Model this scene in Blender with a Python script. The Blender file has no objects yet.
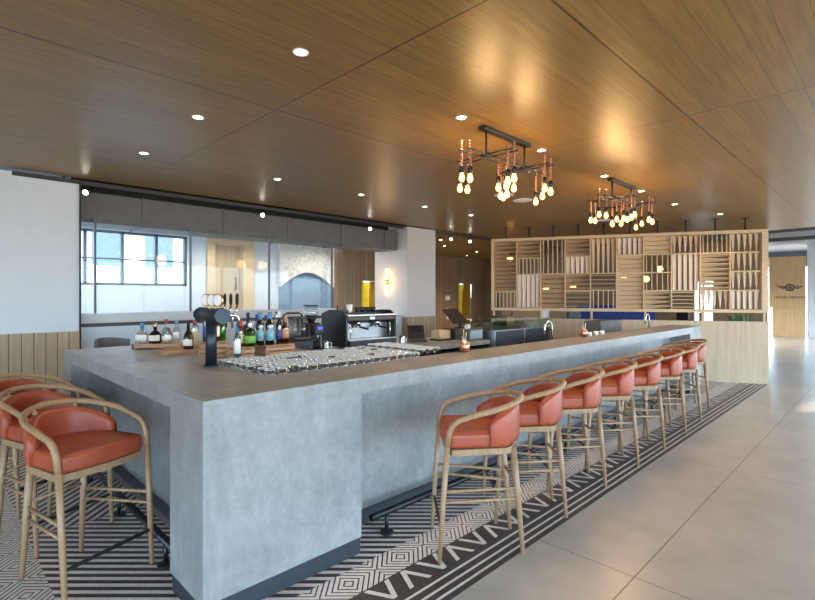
import bpy, bmesh, math, random
from mathutils import Vector, Matrix
random.seed(7)
PI = math.pi
C = bpy.context.scene.collection
SC = bpy.context.scene

# ------------------------------------------------------------ helpers
class MB:
    def __init__(s): s.v = []; s.f = []; s.sm = []
    def add(s, vs, fs, smooth=False, M=None):
        o = len(s.v)
        s.v += [tuple(M @ Vector(p)) for p in vs] if M is not None else [tuple(p) for p in vs]
        s.f += [tuple(i + o for i in f) for f in fs]; s.sm += [smooth] * len(fs)
        return s
    def box(s, x0, x1, y0, y1, z0, z1, M=None):
        v = [(x0,y0,z0),(x1,y0,z0),(x1,y1,z0),(x0,y1,z0),(x0,y0,z1),(x1,y0,z1),(x1,y1,z1),(x0,y1,z1)]
        return s.add(v, [(0,3,2,1),(4,5,6,7),(0,1,5,4),(1,2,6,5),(2,3,7,6),(3,0,4,7)], False, M)
    def prism(s, poly, z0, z1, M=None):
        n = len(poly)
        v = [(x,y,z0) for x,y in poly] + [(x,y,z1) for x,y in poly]
        f = [tuple(range(n-1,-1,-1)), tuple(range(n,2*n))] + [(i,(i+1)%n,n+(i+1)%n,n+i) for i in range(n)]
        return s.add(v, f, False, M)
    def cyl(s, p0, p1, r0, r1=None, n=16, M=None):
        return s.tube([p0, p1], [r0, r0 if r1 is None else r1], n, M)
    def tube(s, pts, r, n=10, M=None, closed=False):
        P = [Vector(p) for p in pts]; k = len(P)
        R = r if isinstance(r, (list, tuple)) else [r]*k
        T = []
        for i in range(k):
            a = P[(i-1) % k] if (i > 0 or closed) else P[i]; b = P[(i+1) % k] if (i < k-1 or closed) else P[i]
            T.append((b-a).normalized())
        ref = Vector((0,0,1)) if abs(T[0].z) < .9 else Vector((1,0,0))
        N = (ref - T[0]*ref.dot(T[0])).normalized()
        vs = []; fs = []
        for i in range(k):
            N = (N - T[i]*N.dot(T[i])).normalized(); B = T[i].cross(N)
            for j in range(n):
                a = 2*PI*j/n
                vs.append(P[i] + (N*math.cos(a) + B*math.sin(a))*R[i])
        for i in range(k if closed else k-1):
            q = ((i+1) % k)*n
            for j in range(n):
                fs.append((i*n+j, i*n+(j+1) % n, q+(j+1) % n, q+j))
        s.add(vs, fs, True, M)
        if not closed:
            o = len(s.v) - len(vs)
            s.f += [tuple(o+j for j in range(n-1,-1,-1)), tuple(o+(k-1)*n+j for j in range(n))]; s.sm += [False, False]
        return s
    def lathe(s, prof, n=20, c=(0,0,0), M=None, sx=1, sy=1, caps=True):
        vs = []; fs = []; k = len(prof)
        for r, z in prof:
            for j in range(n):
                a = 2*PI*j/n
                vs.append((c[0]+r*sx*math.cos(a), c[1]+r*sy*math.sin(a), c[2]+z))
        for i in range(k-1):
            for j in range(n):
                fs.append((i*n+j, i*n+(j+1) % n, (i+1)*n+(j+1) % n, (i+1)*n+j))
        s.add(vs, fs, True, M)
        o = len(s.v)-len(vs)
        if caps: s.f += [tuple(o+j for j in range(n-1,-1,-1)), tuple(o+(k-1)*n+j for j in range(n))]; s.sm += [False]*2
        return s
    def sphere(s, c, r, n=14, M=None, sz=1):
        prof = [(max(1e-4, r*math.sin(PI*i/8)), -r*sz*math.cos(PI*i/8)) for i in range(9)]
        return s.lathe(prof, n, c, M)
    def build(s, name, m, parent=None, bevel=0, subsurf=0, seg=2):
        me = bpy.data.meshes.new(name); me.from_pydata(s.v, [], s.f)
        for p, t in zip(me.polygons, s.sm): p.use_smooth = t
        bm = bmesh.new(); bm.from_mesh(me); bmesh.ops.recalc_face_normals(bm, faces=bm.faces); bm.to_mesh(me); bm.free()
        me.materials.append(m)
        o = bpy.data.objects.new(name, me); C.objects.link(o)
        if parent: o.parent = parent
        if bevel:
            b = o.modifiers.new('bevel', 'BEVEL'); b.width = bevel; b.segments = seg; b.limit_method = 'ANGLE'; b.angle_limit = .6
        if subsurf:
            b = o.modifiers.new('sub', 'SUBSURF'); b.levels = b.render_levels = subsurf
        return o

def tag(o, label, cat, group=None, kind=None):
    o['label'] = label; o['category'] = cat
    if group: o['group'] = group
    if kind: o['kind'] = kind
    return o
def thing(name, label, cat, loc=(0,0,0), rz=0, group=None):
    o = bpy.data.objects.new(name, None); C.objects.link(o); o.empty_display_size = .1
    o.location = loc; o.rotation_euler = (0,0,rz)
    return tag(o, label, cat, group)
def struct(o): o['kind'] = 'structure'; return o
def dup(root, loc=None, rz=None, label=None, group=None):
    def cp(o, par):
        c = o.copy(); C.objects.link(c)
        if par: c.parent = par
        for ch in list(kids.get(o.name, [])): cp(ch, c)
        return c
    kids = {}
    def walk(o):
        kids[o.name] = list(o.children)
        for ch in kids[o.name]: walk(ch)
    walk(root)
    r = cp(root, None)
    if loc is not None: r.location = loc
    if rz is not None: r.rotation_euler = (0,0,rz)
    if label: r['label'] = label
    if group: r['group'] = group
    return r
def frame(p0, p1, z=0):          # local x from p0 to p1, y to the left of it
    a = math.atan2(p1[1]-p0[1], p1[0]-p0[0])
    return Matrix.Translation((p0[0],p0[1],z)) @ Matrix.Rotation(a,4,'Z')

# ------------------------------------------------------------ materials
class G:                       # tiny node-expression helper
    def __init__(s, name):
        s.m = bpy.data.materials.new(name); s.m.use_nodes = True
        s.t = s.m.node_tree; s.n = s.t.nodes; s.l = s.t.links; s.n.clear()
        s.out = s.n.new('ShaderNodeOutputMaterial')
    def set(s, sock, v):
        if isinstance(v, bpy.types.NodeSocket): s.l.new(v, sock)
        else: sock.default_value = v
    def M(s, op, a, b=0., c=None):
        x = s.n.new('ShaderNodeMath'); x.operation = op
        s.set(x.inputs[0], a); s.set(x.inputs[1], b)
        if c is not None: s.set(x.inputs[2], c)
        return x.outputs[0]
    def pos(s, obj=False):
        if obj: o = s.n.new('ShaderNodeTexCoord').outputs['Object']
        else: o = s.n.new('ShaderNodeNewGeometry').outputs['Position']
        x = s.n.new('ShaderNodeSeparateXYZ'); s.l.new(o, x.inputs[0]); return o, x.outputs[0], x.outputs[1], x.outputs[2]
    def noise(s, vec, scale, det=4, rough=.55, sc=None):
        if sc:
            mp = s.n.new('ShaderNodeMapping'); mp.inputs['Scale'].default_value = sc; s.l.new(vec, mp.inputs[0]); vec = mp.outputs[0]
        x = s.n.new('ShaderNodeTexNoise'); s.l.new(vec, x.inputs['Vector'])
        x.inputs['Scale'].default_value = scale; x.inputs['Detail'].default_value = det; x.inputs['Roughness'].default_value = rough
        return x.outputs[0]
    def wn(s, a, b=0.):
        cx = s.n.new('ShaderNodeCombineXYZ'); s.set(cx.inputs[0], a); s.set(cx.inputs[1], b)
        x = s.n.new('ShaderNodeTexWhiteNoise'); x.noise_dimensions = '3D'; s.l.new(cx.outputs[0], x.inputs['Vector']); return x.outputs[0]
    def ramp(s, f, stops):
        x = s.n.new('ShaderNodeValToRGB'); s.set(x.inputs[0], f); e = x.color_ramp.elements
        while len(e) < len(stops): e.new(.5)
        for i, (p, c) in enumerate(stops): e[i].position = p; e[i].color = (*c, 1)
        return x.outputs[0]
    def mix(s, f, a, b, mode='MIX'):
        x = s.n.new('ShaderNodeMix'); x.data_type = 'RGBA'; x.blend_type = mode
        s.set(x.inputs[0], f)
        for k, v in ((6, a), (7, b)): s.set(x.inputs[k], v if isinstance(v, bpy.types.NodeSocket) else (*v, 1))
        return x.outputs[2]
    def bump(s, h, st=.2, d=.01):
        x = s.n.new('ShaderNodeBump'); x.inputs['Strength'].default_value = st; x.inputs['Distance'].default_value = d
        s.l.new(h, x.inputs['Height']); return x.outputs[0]
    def pbr(s, col, rough=.5, metal=0., nrm=None, spec=.5, coat=0.):
        b = s.n.new('ShaderNodeBsdfPrincipled')
        s.set(b.inputs['Base Color'], col if isinstance(col, bpy.types.NodeSocket) else (*col, 1))
        s.set(b.inputs['Roughness'], rough); s.set(b.inputs['Metallic'], metal)
        b.inputs['Specular IOR Level'].default_value = spec; b.inputs['Coat Weight'].default_value = coat
        if nrm: s.l.new(nrm, b.inputs['Normal'])
        s.l.new(b.outputs[0], s.out.inputs[0]); return s.m

def plain(name, col, rough=.5, metal=0., var=.12, scale=6, spec=.5, coat=0.):
    g = G(name); o, *_ = g.pos(True)
    f = g.noise(o, scale, 3)
    d = tuple(max(0, c*(1-var)) for c in col); l = tuple(min(1, c*(1+var)) for c in col)
    return g.pbr(g.ramp(f, [(.3, d), (.7, l)]), rough, metal, None, spec, coat)
def wood(name, a, b, axis=0, scale=1., rough=.45, board=0, ax2=0, world=False, gap=.004, spec=.4):
    g = G(name); o, x, y, z = g.pos(not world); X = (x, y, z)
    sc = [14.*scale]*3; sc[axis] = .9*scale
    f = g.noise(o, 2.2, 6, .6, tuple(sc))
    col = g.ramp(f, [(.25, a), (.75, b)]); n = None
    if board:
        q = g.M('DIVIDE', X[ax2], board); i = g.M('FLOOR', q); r = g.wn(i, 3.3)
        col = g.mix(g.M('MULTIPLY', r, .45), col, tuple(c*.72 for c in a))
        fr = g.M('FRACT', q); e = g.M('MINIMUM', fr, g.M('SUBTRACT', 1., fr))
        ln = g.M('LESS_THAN', e, gap/board)
        col = g.mix(ln, col, tuple(c*.25 for c in a))
    return g.pbr(col, rough, 0., n, spec)
def emis(name, col, st):
    g = G(name); e = g.n.new('ShaderNodeEmission'); e.inputs[0].default_value = (*col,1); e.inputs[1].default_value = st
    g.l.new(e.outputs[0], g.out.inputs[0]); return g.m
def thin_glass(name, tint, refl=.1, rough=.02, edge=.5):
    g = G(name)
    t = g.n.new('ShaderNodeBsdfTransparent'); t.inputs[0].default_value = (*tint,1)
    q = g.n.new('ShaderNodeBsdfGlossy'); q.inputs['Roughness'].default_value = rough; q.inputs[0].default_value = (1,1,1,1)
    w = g.n.new('ShaderNodeLayerWeight'); w.inputs[0].default_value = .3
    f = g.M('MINIMUM', g.M('ADD', g.M('MULTIPLY', w.outputs['Fresnel'], edge), refl), .9)
    x = g.n.new('ShaderNodeMixShader'); g.l.new(f, x.inputs[0]); g.l.new(t.outputs[0], x.inputs[1]); g.l.new(q.outputs[0], x.inputs[2])
    g.l.new(x.outputs[0], g.out.inputs[0]); return g.m

def real_glass(name):
    g = G(name)
    t = g.n.new('ShaderNodeBsdfTransparent'); t.inputs[0].default_value = (.86,.89,.91,1)
    q = g.n.new('ShaderNodeBsdfGlossy'); q.inputs['Roughness'].default_value = .06; q.inputs[0].default_value = (1,1,1,1)
    d = g.n.new('ShaderNodeBsdfTranslucent'); d.inputs[0].default_value = (.9,.93,.96,1); d2 = g.n.new('ShaderNodeBsdfDiffuse'); d2.inputs[0].default_value = (.85,.9,.95,1)
    w = g.n.new('ShaderNodeLayerWeight'); w.inputs[0].default_value = .4
    m1 = g.n.new('ShaderNodeMixShader'); g.l.new(g.M('MINIMUM', g.M('ADD', g.M('MULTIPLY', w.outputs['Facing'], .42), .05), .9), m1.inputs[0]); g.l.new(t.outputs[0], m1.inputs[1]); g.l.new(q.outputs[0], m1.inputs[2])
    m2 = g.n.new('ShaderNodeMixShader'); m2.inputs[0].default_value = .5; g.l.new(d.outputs[0], m2.inputs[1]); g.l.new(d2.outputs[0], m2.inputs[2])
    m3 = g.n.new('ShaderNodeMixShader'); m3.inputs[0].default_value = .012; g.l.new(m1.outputs[0], m3.inputs[1]); g.l.new(m2.outputs[0], m3.inputs[2])
    g.l.new(m3.outputs[0], g.out.inputs[0]); return g.m
def concrete_mat():
    g = G('concrete_laminate'); o, x, y, z = g.pos()
    a = g.noise(o, 1.6, 8, .65); b = g.noise(o, 8, 8, .75, (1,1,.7)); c = g.noise(o, 30, 4, .65, (1,1,.8))
    f = g.M('ADD', g.M('MULTIPLY', a, .4), g.M('ADD', g.M('MULTIPLY', b, .42), g.M('MULTIPLY', c, .18)))
    col = g.ramp(f, [(.36, (.165,.170,.172)), (.5, (.238,.244,.246)), (.62, (.325,.331,.334))])
    sp = g.noise(o, 22, 4, .8, (1,1,1)); spk = g.M('GREATER_THAN', sp, .68)
    col = g.mix(g.M('MULTIPLY', spk, .25), col, (.2,.2,.2))
    return g.pbr(col, .38, 0, g.bump(b, .05), .45)
def ceiling_mat():
    g = G('ceiling_oak_boards'); o, x, y, z = g.pos()
    q = g.M('DIVIDE', g.M('ADD', y, 1.15+2.225*6), 2.225/15); i = g.M('FLOOR', q)
    px = g.M('DIVIDE', g.M('ADD', x, 31.2-1.01), 2.4); j = g.M('FLOOR', px)
    r = g.wn(i, j)
    off = g.n.new('ShaderNodeCombineXYZ'); g.l.new(g.M('MULTIPLY', r, 7.), off.inputs[0]); g.l.new(g.M('MULTIPLY', r, 5.), off.inputs[1])
    va = g.n.new('ShaderNodeVectorMath'); g.l.new(o, va.inputs[0]); g.l.new(off.outputs[0], va.inputs[1])
    f = g.noise(va.outputs[0], 2.4, 7, .62, (.9,16,1))
    col = g.ramp(f, [(.25, (.150,.084,.027)), (.5, (.245,.143,.043)), (.78, (.345,.208,.068))])
    col = g.mix(g.M('MULTIPLY', r, .35), col, (.155,.090,.031))
    fr = g.M('FRACT', q); e = g.M('MINIMUM', fr, g.M('SUBTRACT', 1., fr))
    ln = g.M('MULTIPLY', g.M('LESS_THAN', e, .016), .6)
    fx = g.M('FRACT', px); ex = g.M('LESS_THAN', g.M('MINIMUM', fx, g.M('SUBTRACT', 1., fx)), .0022)
    qy = g.M('FRACT', g.M('DIVIDE', g.M('ADD', y, 1.15+2.225*6), 2.225)); ey = g.M('LESS_THAN', g.M('MINIMUM', qy, g.M('SUBTRACT', 1., qy)), .003)
    L = g.M('MAXIMUM', ln, g.M('MAXIMUM', ex, ey))
    col = g.mix(L, col, (.045,.025,.012))
    rr = g.M('ADD', .27, g.M('MULTIPLY', f, .16))
    return g.pbr(col, rr, 0, g.bump(f, .06), .38)
def floor_mat():
    g = G('floor_large_format_tile'); o, x, y, z = g.pos()
    a = g.noise(o, .9, 6, .6); b = g.noise(o, 4, 2, .5)
    col = g.ramp(g.M('ADD', g.M('MULTIPLY', a, .6), g.M('MULTIPLY', b, .4)), [(.35, (.36,.315,.265)), (.62, (.47,.42,.36))])
    def line(c, off, per, w):
        f = g.M('FRACT', g.M('DIVIDE', g.M('ADD', c, off+40*per), per)); e = g.M('MINIMUM', f, g.M('SUBTRACT', 1., f)); return g.M('LESS_THAN', e, w/per)
    L = g.M('MAXIMUM', line(y, 1.288, 1.2, .0035), line(x, -1.92, 2.4, .003))
    col = g.mix(L, col, (.10,.088,.075))
    return g.pbr(col, .3, 0, None, .5)
def inlay_mat():
    g = G('encaustic_pattern_tile'); M = g.M; o, x, y, z = g.pos()
    dR = M('MULTIPLY', y, -1.); dL = M('SUBTRACT', M('MULTIPLY', x, -1.), .36)
    d = M('MAXIMUM', dR, dL); isR = M('GREATER_THAN', dR, dL)
    tR = M('SUBTRACT', x, .726); tL = M('SUBTRACT', y, .936)
    t = M('ADD', M('MULTIPLY', tR, isR), M('MULTIPLY', tL, M('SUBTRACT', 1., isR)))
    # diagonal stripes
    fl = M('GREATER_THAN', y, 1.71); sg = M('SUBTRACT', 1., M('MULTIPLY', fl, 2.))
    s = M('FRACT', M('DIVIDE', M('ADD', M('ADD', x, M('MULTIPLY', y, sg)), 20.), .0889)); st = M('GREATER_THAN', s, .52)
    # concentric diamonds
    a = M('MULTIPLY', M('ABSOLUTE', M('SUBTRACT', M('FRACT', M('ADD', M('DIVIDE', t, .4), 50.5)), .5)), .4)
    l1 = M('ADD', a, M('ABSOLUTE', M('SUBTRACT', d, .195)))
    di = M('GREATER_THAN', M('FRACT', M('DIVIDE', M('ADD', l1, .012), .04)), .3)
    # zigzag
    zt = M('ADD', M('DIVIDE', M('SUBTRACT', t, -.002), .2), 50.); idx = M('MODULO', M('FLOOR', zt), 2.)
    du = M('MULTIPLY', M('ABSOLUTE', M('SUBTRACT', M('FRACT', zt), .5)), .2)
    q = M('DIVIDE', M('SUBTRACT', d, .315), .155)
    q2 = M('ADD', M('MULTIPLY', idx, q), M('MULTIPLY', M('SUBTRACT', 1., idx), M('SUBTRACT', 1., q)))
    zz = M('LESS_THAN', M('ABSOLUTE', M('SUBTRACT', du, M('MULTIPLY', q2, .075))), .0165)
    zz = M('MULTIPLY', zz, M('MULTIPLY', M('GREATER_THAN', q, 0.), M('LESS_THAN', q, 1.)))
    # border lines
    ln = 0.
    for c in (.523, .584, .639): ln = M('MAXIMUM', ln, M('LESS_THAN', M('ABSOLUTE', M('SUBTRACT', d, c)), .0085))
    z1 = M('LESS_THAN', d, .09); z2 = M('MULTIPLY', M('GREATER_THAN', d, .09), M('LESS_THAN', d, .305)); z3 = M('MULTIPLY', M('GREATER_THAN', d, .305), M('LESS_THAN', d, .5)); z4 = M('GREATER_THAN', d, .5)
    f = M('ADD', M('ADD', M('MULTIPLY', z1, st), M('MULTIPLY', z2, di)), M('ADD', M('MULTIPLY', z3, zz), M('MULTIPLY', z4, ln)))
    nz = g.noise(o, 30, 3)
    lt = g.ramp(nz, [(.3, (.62,.56,.52)), (.7, (.72,.66,.61))]); dk = g.ramp(nz, [(.3, (.050,.036,.034)), (.7, (.075,.056,.052))])
    col = g.mix(f, dk, lt)
    def gr(c, off):
        k = M('FRACT', M('DIVIDE', M('ADD', c, 40.+off), .2)); return M('LESS_THAN', M('MINIMUM', k, M('SUBTRACT', 1., k)), .006)
    col = g.mix(M('MULTIPLY', M('MAXIMUM', gr(x, .074), gr(y, .095)), .5), col, (.17,.15,.14))
    return g.pbr(col, .45, 0, None, .4)
def leather(name, c):
    g = G(name); o, *_ = g.pos(True); a = g.noise(o, 5, 3); b = g.noise(o, 180, 2)
    return g.pbr(g.ramp(a, [(.3, tuple(k*.85 for k in c)), (.7, tuple(min(1,k*1.12) for k in c))]), .42, 0, g.bump(b, .08, .003), .45)
def stone_mat():
    g = G('pale_stone'); o, *_ = g.pos(); a = g.noise(o, 3, 6, .7); b = g.noise(o, 14, 5, .75)
    return g.pbr(g.ramp(g.M('ADD', g.M('MULTIPLY', a,.4), g.M('MULTIPLY', b,.6)), [(.36,(.38,.36,.33)),(.5,(.62,.60,.56)),(.7,(.75,.73,.70))]), .9, 0, g.bump(b,.4,.03))

MT = dict(
 concrete=concrete_mat(), ceiling=ceiling_mat(), floor=floor_mat(), inlay=inlay_mat(),
 plinth=plain('dark_plinth', (.022,.027,.036), .45), white=plain('white_paint', (.55,.59,.63), .6, var=.02), grey=plain('grey_plaster', (.52,.50,.485), .7, var=.03),
 oakv=wood('oak_vertical_boards', (.30,.22,.14), (.44,.34,.23), 2, 1, .5, .115, 0), oakw=wood('oak_wall_boards', (.26,.165,.09), (.38,.26,.155), 2, 1, .5, .16, 0),
 oak=wood('pale_oak_frame', (.50,.36,.21), (.62,.46,.29), 0, 1, .5), oaks=wood('pale_oak_slat', (.52,.37,.22), (.68,.51,.33), 2, 1, .5), honey=wood('honey_oak', (.46,.29,.13), (.60,.40,.20), 2, .6, .5), slatp=wood('pale_ash_slat', (.62,.48,.36), (.76,.62,.49), 2, 1, .5), slatb=wood('brown_oak_slat', (.34,.21,.115), (.48,.32,.19), 0, 1, .5), oakh=wood('pale_oak_slat_flat', (.50,.35,.20), (.66,.49,.31), 0, 1, .5),
 oakp=wood('oak_panel', (.42,.32,.205), (.56,.45,.315), 2, .6, .55), stool=wood('stool_ash_wood', (.235,.145,.075), (.35,.23,.13), 2, 1.4, .42),
 crate=wood('crate_wood', (.30,.16,.085), (.46,.28,.165), 0, 2, .6), leather=leather('rust_leather', (.31,.060,.025)),
 black=plain('matte_black', (.012,.012,.013), .45), metal=plain('dark_steel', (.022,.026,.03), .35, .6), tap=plain('blued_steel', (.022,.035,.047), .38, .6),
 chrome=plain('chrome', (.75,.75,.76), .15, 1., .03), steel=plain('brushed_steel', (.55,.56,.57), .3, 1., .05), brass=plain('brass', (.72,.5,.22), .25, 1.), copper=plain('copper', (.72,.34,.22), .3, .9), stemc=plain('aged_copper', (.36,.17,.10), .35, .8),
 duct=plain('grey_duct', (.105,.105,.105), .6), dark=plain('dark_void', (.02,.02,.02), .8), yellow=plain('yellow_paint', (.80,.58,.01), .5), ochre=plain('ochre_paint', (.42,.24,.02), .5),
 blue=plain('blue_arch_paint', (.17,.27,.38), .6), paleblue=plain('pale_blue_paint', (.48,.55,.62), .6, var=.03), navy=plain('navy_fabric', (.02,.05,.22), .8), stone=stone_mat(),
 frame=plain('window_frame', (.09,.11,.13), .5), rim=plain('painted_rim_glint', (.78,.82,.85), .12, coat=1.), steel_l=plain('black_drip_mat', (.02,.02,.022), .6), deck=plain('black_bar_mat', (.018,.018,.019), .6), steel_d=plain('stainless_sink', (.33,.34,.35), .35, .9),
 glass=thin_glass('clear_pane', (.94,.97,.98), .006, .01, .08), tumbler=real_glass('clear_tumbler_glass'),
 bulb=emis('filament_glow', (1.,.46,.11), 6.), led=emis('downlight_glow', (1.,.88,.70), 14.), spot=emis('spot_glow', (1.,.93,.8), 14.), tube=emis('sconce_glow', (1.,.55,.2), 5.),
 paper=plain('white_paper', (.75,.75,.73), .7), kraft=plain('kraft_paper', (.52,.38,.22), .8), screenp=plain('brown_black_plastic', (.03,.02,.016), .4), plant=plain('leaf_green', (.06,.13,.04), .6), cushion=plain('tan_fabric', (.35,.25,.16), .9),
)
def bottle_glass(n, tint, refl=.1): return thin_glass(n, tint, refl, .03, .6)
BG = dict(clear=bottle_glass('clear_bottle_glass', (.86,.9,.92), .14), green=bottle_glass('green_bottle_glass', (.12,.55,.06), .08), dkgreen=bottle_glass('dark_green_bottle_glass', (.03,.09,.04), .07),
 amber=bottle_glass('amber_bottle_glass', (.62,.25,.06), .08), brown=bottle_glass('brown_bottle_glass', (.12,.045,.015), .07), blue=bottle_glass('blue_bottle_glass', (.35,.58,.75), .12), red=bottle_glass('red_bottle_glass', (.5,.08,.04), .08), dark=bottle_glass('black_bottle_glass', (.02,.02,.025), .07))
LB = dict(white=MT['paper'], blue=plain('blue_label', (.05,.22,.42), .5), teal=plain('teal_label', (.16,.36,.44), .5), cream=plain('cream_label', (.66,.55,.33), .6), orange=plain('orange_label', (.48,.24,.12), .5), red=plain('red_label', (.5,.04,.04), .5), lime=plain('lime_label', (.16,.36,.08), .5), black=MT['black'], navy=plain('navy_label', (.03,.05,.2), .5))

# ------------------------------------------------------------ view
CU, CV, CH, F = -.964, -2.347, 1.6, 490.
def at(px, py, h):
    k = (py-296)/(CH-h); z = F/k; X = (px-407.5)/k
    return ((X+z)/2**.5+CU, (z-X)/2**.5+CV)
def atv(px, v):
    t = (px-407.5)/F; return (v-CV)*(1+t)/(1-t)+CU
cam = bpy.data.cameras.new('camera'); cam.sensor_width = 36; cam.lens = 36*F/815; cam.shift_y = -4/815; cam.clip_start = .05; cam.clip_end = 200
co = bpy.data.objects.new('camera', cam); C.objects.link(co); co.location = (CU,CV,CH); co.rotation_euler = (PI/2,0,-PI/4); SC.camera = co
vs = SC.view_settings; vs.view_transform = 'Standard'; vs.look = 'None'; vs.gamma = 1; vs.use_curve_mapping = False; vs.exposure = .62

# ------------------------------------------------------------ shell
H = 3.05
struct(MB().box(-7,27,-7.5,12,-.2,0).build('floor', MT['floor']))
struct(MB().prism([(-1.045,-.685),(9.9,-.685),(9.44,.29),(.26,.29),(.26,4.8),(-1.045,4.8)], 0, .004).build('floor_inlay', MT['inlay']))
struct(MB().prism([(-7,-7.5),(9.5,-7.5),(9.5,-4.6),(12.0,-4.6),(12.4,.8),(12.4,4.76),(-7,4.76)], H, H+.15).build('ceiling', MT['ceiling']))
struct(MB().box(-7,12.4,4.76,5.7,H+.12,H+.2).build('ceiling_slot', MT['dark']))
cor = struct(MB().box(7.1,17,5.0,9.3,H,H+.15).build('ceiling_corridor', MT['ceiling']))
struct(MB().box(-1.2,7.1,5.7,8.05,H+.1,H+.2).build('ceiling_lobby', MT['white']))
struct(MB().prism([(11.95,-4.65),(27,-4.65),(27,12),(12.4,12)], 3.6, 3.7).build('ceiling_far', MT['frame']))
struct(MB().prism([(12.0,-4.6),(12.1,-4.6),(12.5,.8),(12.5,5),(12.4,5),(12.4,.8)], H, 3.6).build('ceiling_edge', MT['duct']))
# left wall with wainscot
struct(MB().box(-7,.46,4.83,5.05,0,H-.02).build('wall_left', MT['white']))
struct(MB().box(-7,.452,4.805,4.83,0,1.165).build('wainscot_left', MT['oakv']))
struct(MB().box(.455,.47,4.80,5.06,0,H-.02).build('trim_left', MT['dark']))
# column
struct(MB().box(6.21,7.08,4.83,5.85,1.165,H-.01).build('column', MT['grey']))
struct(MB().box(6.205,7.085,4.825,5.855,0,1.165).build('column_wainscot', MT['oakv']))
# low wall and ledge under the glazing
U1 = 4.45
struct(MB().box(.47,6.2,4.98,5.1,0,1.20).build('wall_low', MT['paleblue']))
struct(MB().box(.47,U1,4.99,5.1,1.20,1.25).build('trim_1', MT['screenp']))
struct(MB().box(.47,U1,4.92,5.16,1.25,1.375).build('window_ledge', plain('ledge_paint',(.47,.50,.52),.5,var=.03), bevel=.01))
for i, (a, b) in enumerate([(.47,.672),(.672,1.89),(1.89,3.172),(3.172,U1)]):
    f = struct(MB().box(b-.012,b+.012,5.03,5.06,1.375,2.62).build('window_%d' % (i+1), MT['frame']))
    p = MB().box(a+.012,b-.012,5.04,5.05,1.375,2.62).build('pane', MT['glass'], f)
struct(MB().box(.47,6.2,5.4,5.44,2.97,3.18).build('dark_gap_filler', MT['dark']))  # dark panel added so the gap above the duct stays dark
# duct along the opening head
dt = thing('ventilation_duct', 'long grey rectangular duct hanging above the glass partition', 'duct', (.5,5.12,2.56))
MB().box(0,5.68,-.02,.55,0,.40).build('duct_body', MT['duct'], dt, .012)
for x in (.75,1.9,3.05,4.2,5.3): MB().box(x,x+.02,-.035,.565,-.012,.41).build('flange', MT['duct'], dt)
tr = thing('lighting_track', 'black lighting track running along the ceiling edge over the opening', 'light track', (-.2,4.84,2.985))
MB().box(0,6.3,-.018,.018,0,.05).build('rail', MT['black'], tr)
for x in (.5,2.2,3.9,5.6): MB().box(x-.01,x+.01,-.01,.01,.05,.185).build('hanger', MT['black'], tr)
tr2 = thing('lighting_track', 'shorter black lighting track between the column and the slatted screen', 'light track', (7.12,4.86,2.985))
MB().box(0,2.6,-.018,.018,0,.05).build('rail', MT['black'], tr2)
for x in (.3,1.3,2.3): MB().box(x-.01,x+.01,-.01,.01,.05,.185).build('hanger', MT['black'], tr2)
sp0 = thing('track_spotlight', 'black track spotlight nearest the white left wall', 'spotlight', (.56,4.84,2.985), 0, 'track spotlights')
MB().cyl((0,0,0),(0,0,-.05),.012).build('stem', MT['black'], sp0)
MB().cyl((.03,.03,-.03),(-.05,-.06,-.10),.032,.036).build('spot_housing', MT['black'], sp0)
MB().cyl((-.048,-.058,-.098),(-.0525,-.063,-.102),.030,.030).build('lens', MT['spot'], sp0)
for x, lb in ((2.96,'black track spotlight over the wooden doorway behind the glass'),(5.2,'black track spotlight close to the column'),(7.6,'black track spotlight just right of the column'),(8.3,'black track spotlight next to the end of the slatted screen')):
    dup(sp0, (x,4.84,2.985), None, lb)

# lobby behind the glass
wl = MB()
wl.box(-1.2,-.6,8.0,8.12,0,H+.1).box(-.6,2.96,8.0,8.12,0,1.80).box(-.6,2.96,8.0,8.12,2.82,H+.1).box(2.96,3.36,8.0,8.12,0,H+.1).box(3.36,4.42,8.0,8.12,2.83,H+.1).box(4.42,5.06,8,8.12,0,H+.1)
struct(wl.build('wall_lobby', MT['white']))
w5 = MB()
for x in (-.6,.55,1.15,1.75,2.35,2.91): w5.box(x,x+.05,8.0,8.1,1.8,2.82)
w5.box(-.6,2.96,8.0,8.1,2.77,2.82).box(-.6,2.96,8.0,8.1,1.8,1.85).box(-.6,2.96,8.02,8.08,2.28,2.31)
w5 = struct(w5.build('window_5', MT['frame'])); MB().box(-.55,2.91,8.045,8.05,1.85,2.77).build('pane', MT['glass'], w5)
dr = MB().box(3.36,3.52,7.93,8.2,0,2.83).box(4.16,4.42,7.93,8.2,0,2.83).box(3.52,4.16,7.93,8.2,2.72,2.83)
dr = struct(dr.build('door_1', MT['oak'])); MB().box(3.53,4.15,8.14,8.18,.01,2.715).build('door_leaf', MT['oakp'], dr)
MB().tube([(4.05,8.14,1.75),(4.05,8.06,1.75),(4.05,8.06,2.0),(4.05,8.14,2.0)],.012).build('door_handle', MT['metal'], dr)
pts = [(5.06,0),(5.06,1.9)]
arch = [(5.06,1.82)]+[(5.08+1.52*i/14, 1.82+.36*math.sin(PI*i/14)) for i in range(15)]
sw = MB()
bot = [(5.06,1.82)]+arch[1:]+[(6.62,1.82)]
for (xa,za),(xb,zb) in zip(bot[:-1],bot[1:]):
    if xb-xa < 1e-5: continue
    sw.add([(xa,7.9,za),(xb,7.9,zb),(xb,7.9,H+.1),(xa,7.9,H+.1),(xa,8.1,za),(xb,8.1,zb),(xb,8.1,H+.1),(xa,8.1,H+.1)],[(0,1,2,3),(7,6,5,4),(0,4,5,1),(3,2,6,7),(0,3,7,4),(1,5,6,2)])
struct(sw.build('wall_stone', MT['stone']))
struct(MB().box(5.06,6.62,8.0,8.08,0,2.34).build('arch_panel', MT['blue']))
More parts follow.
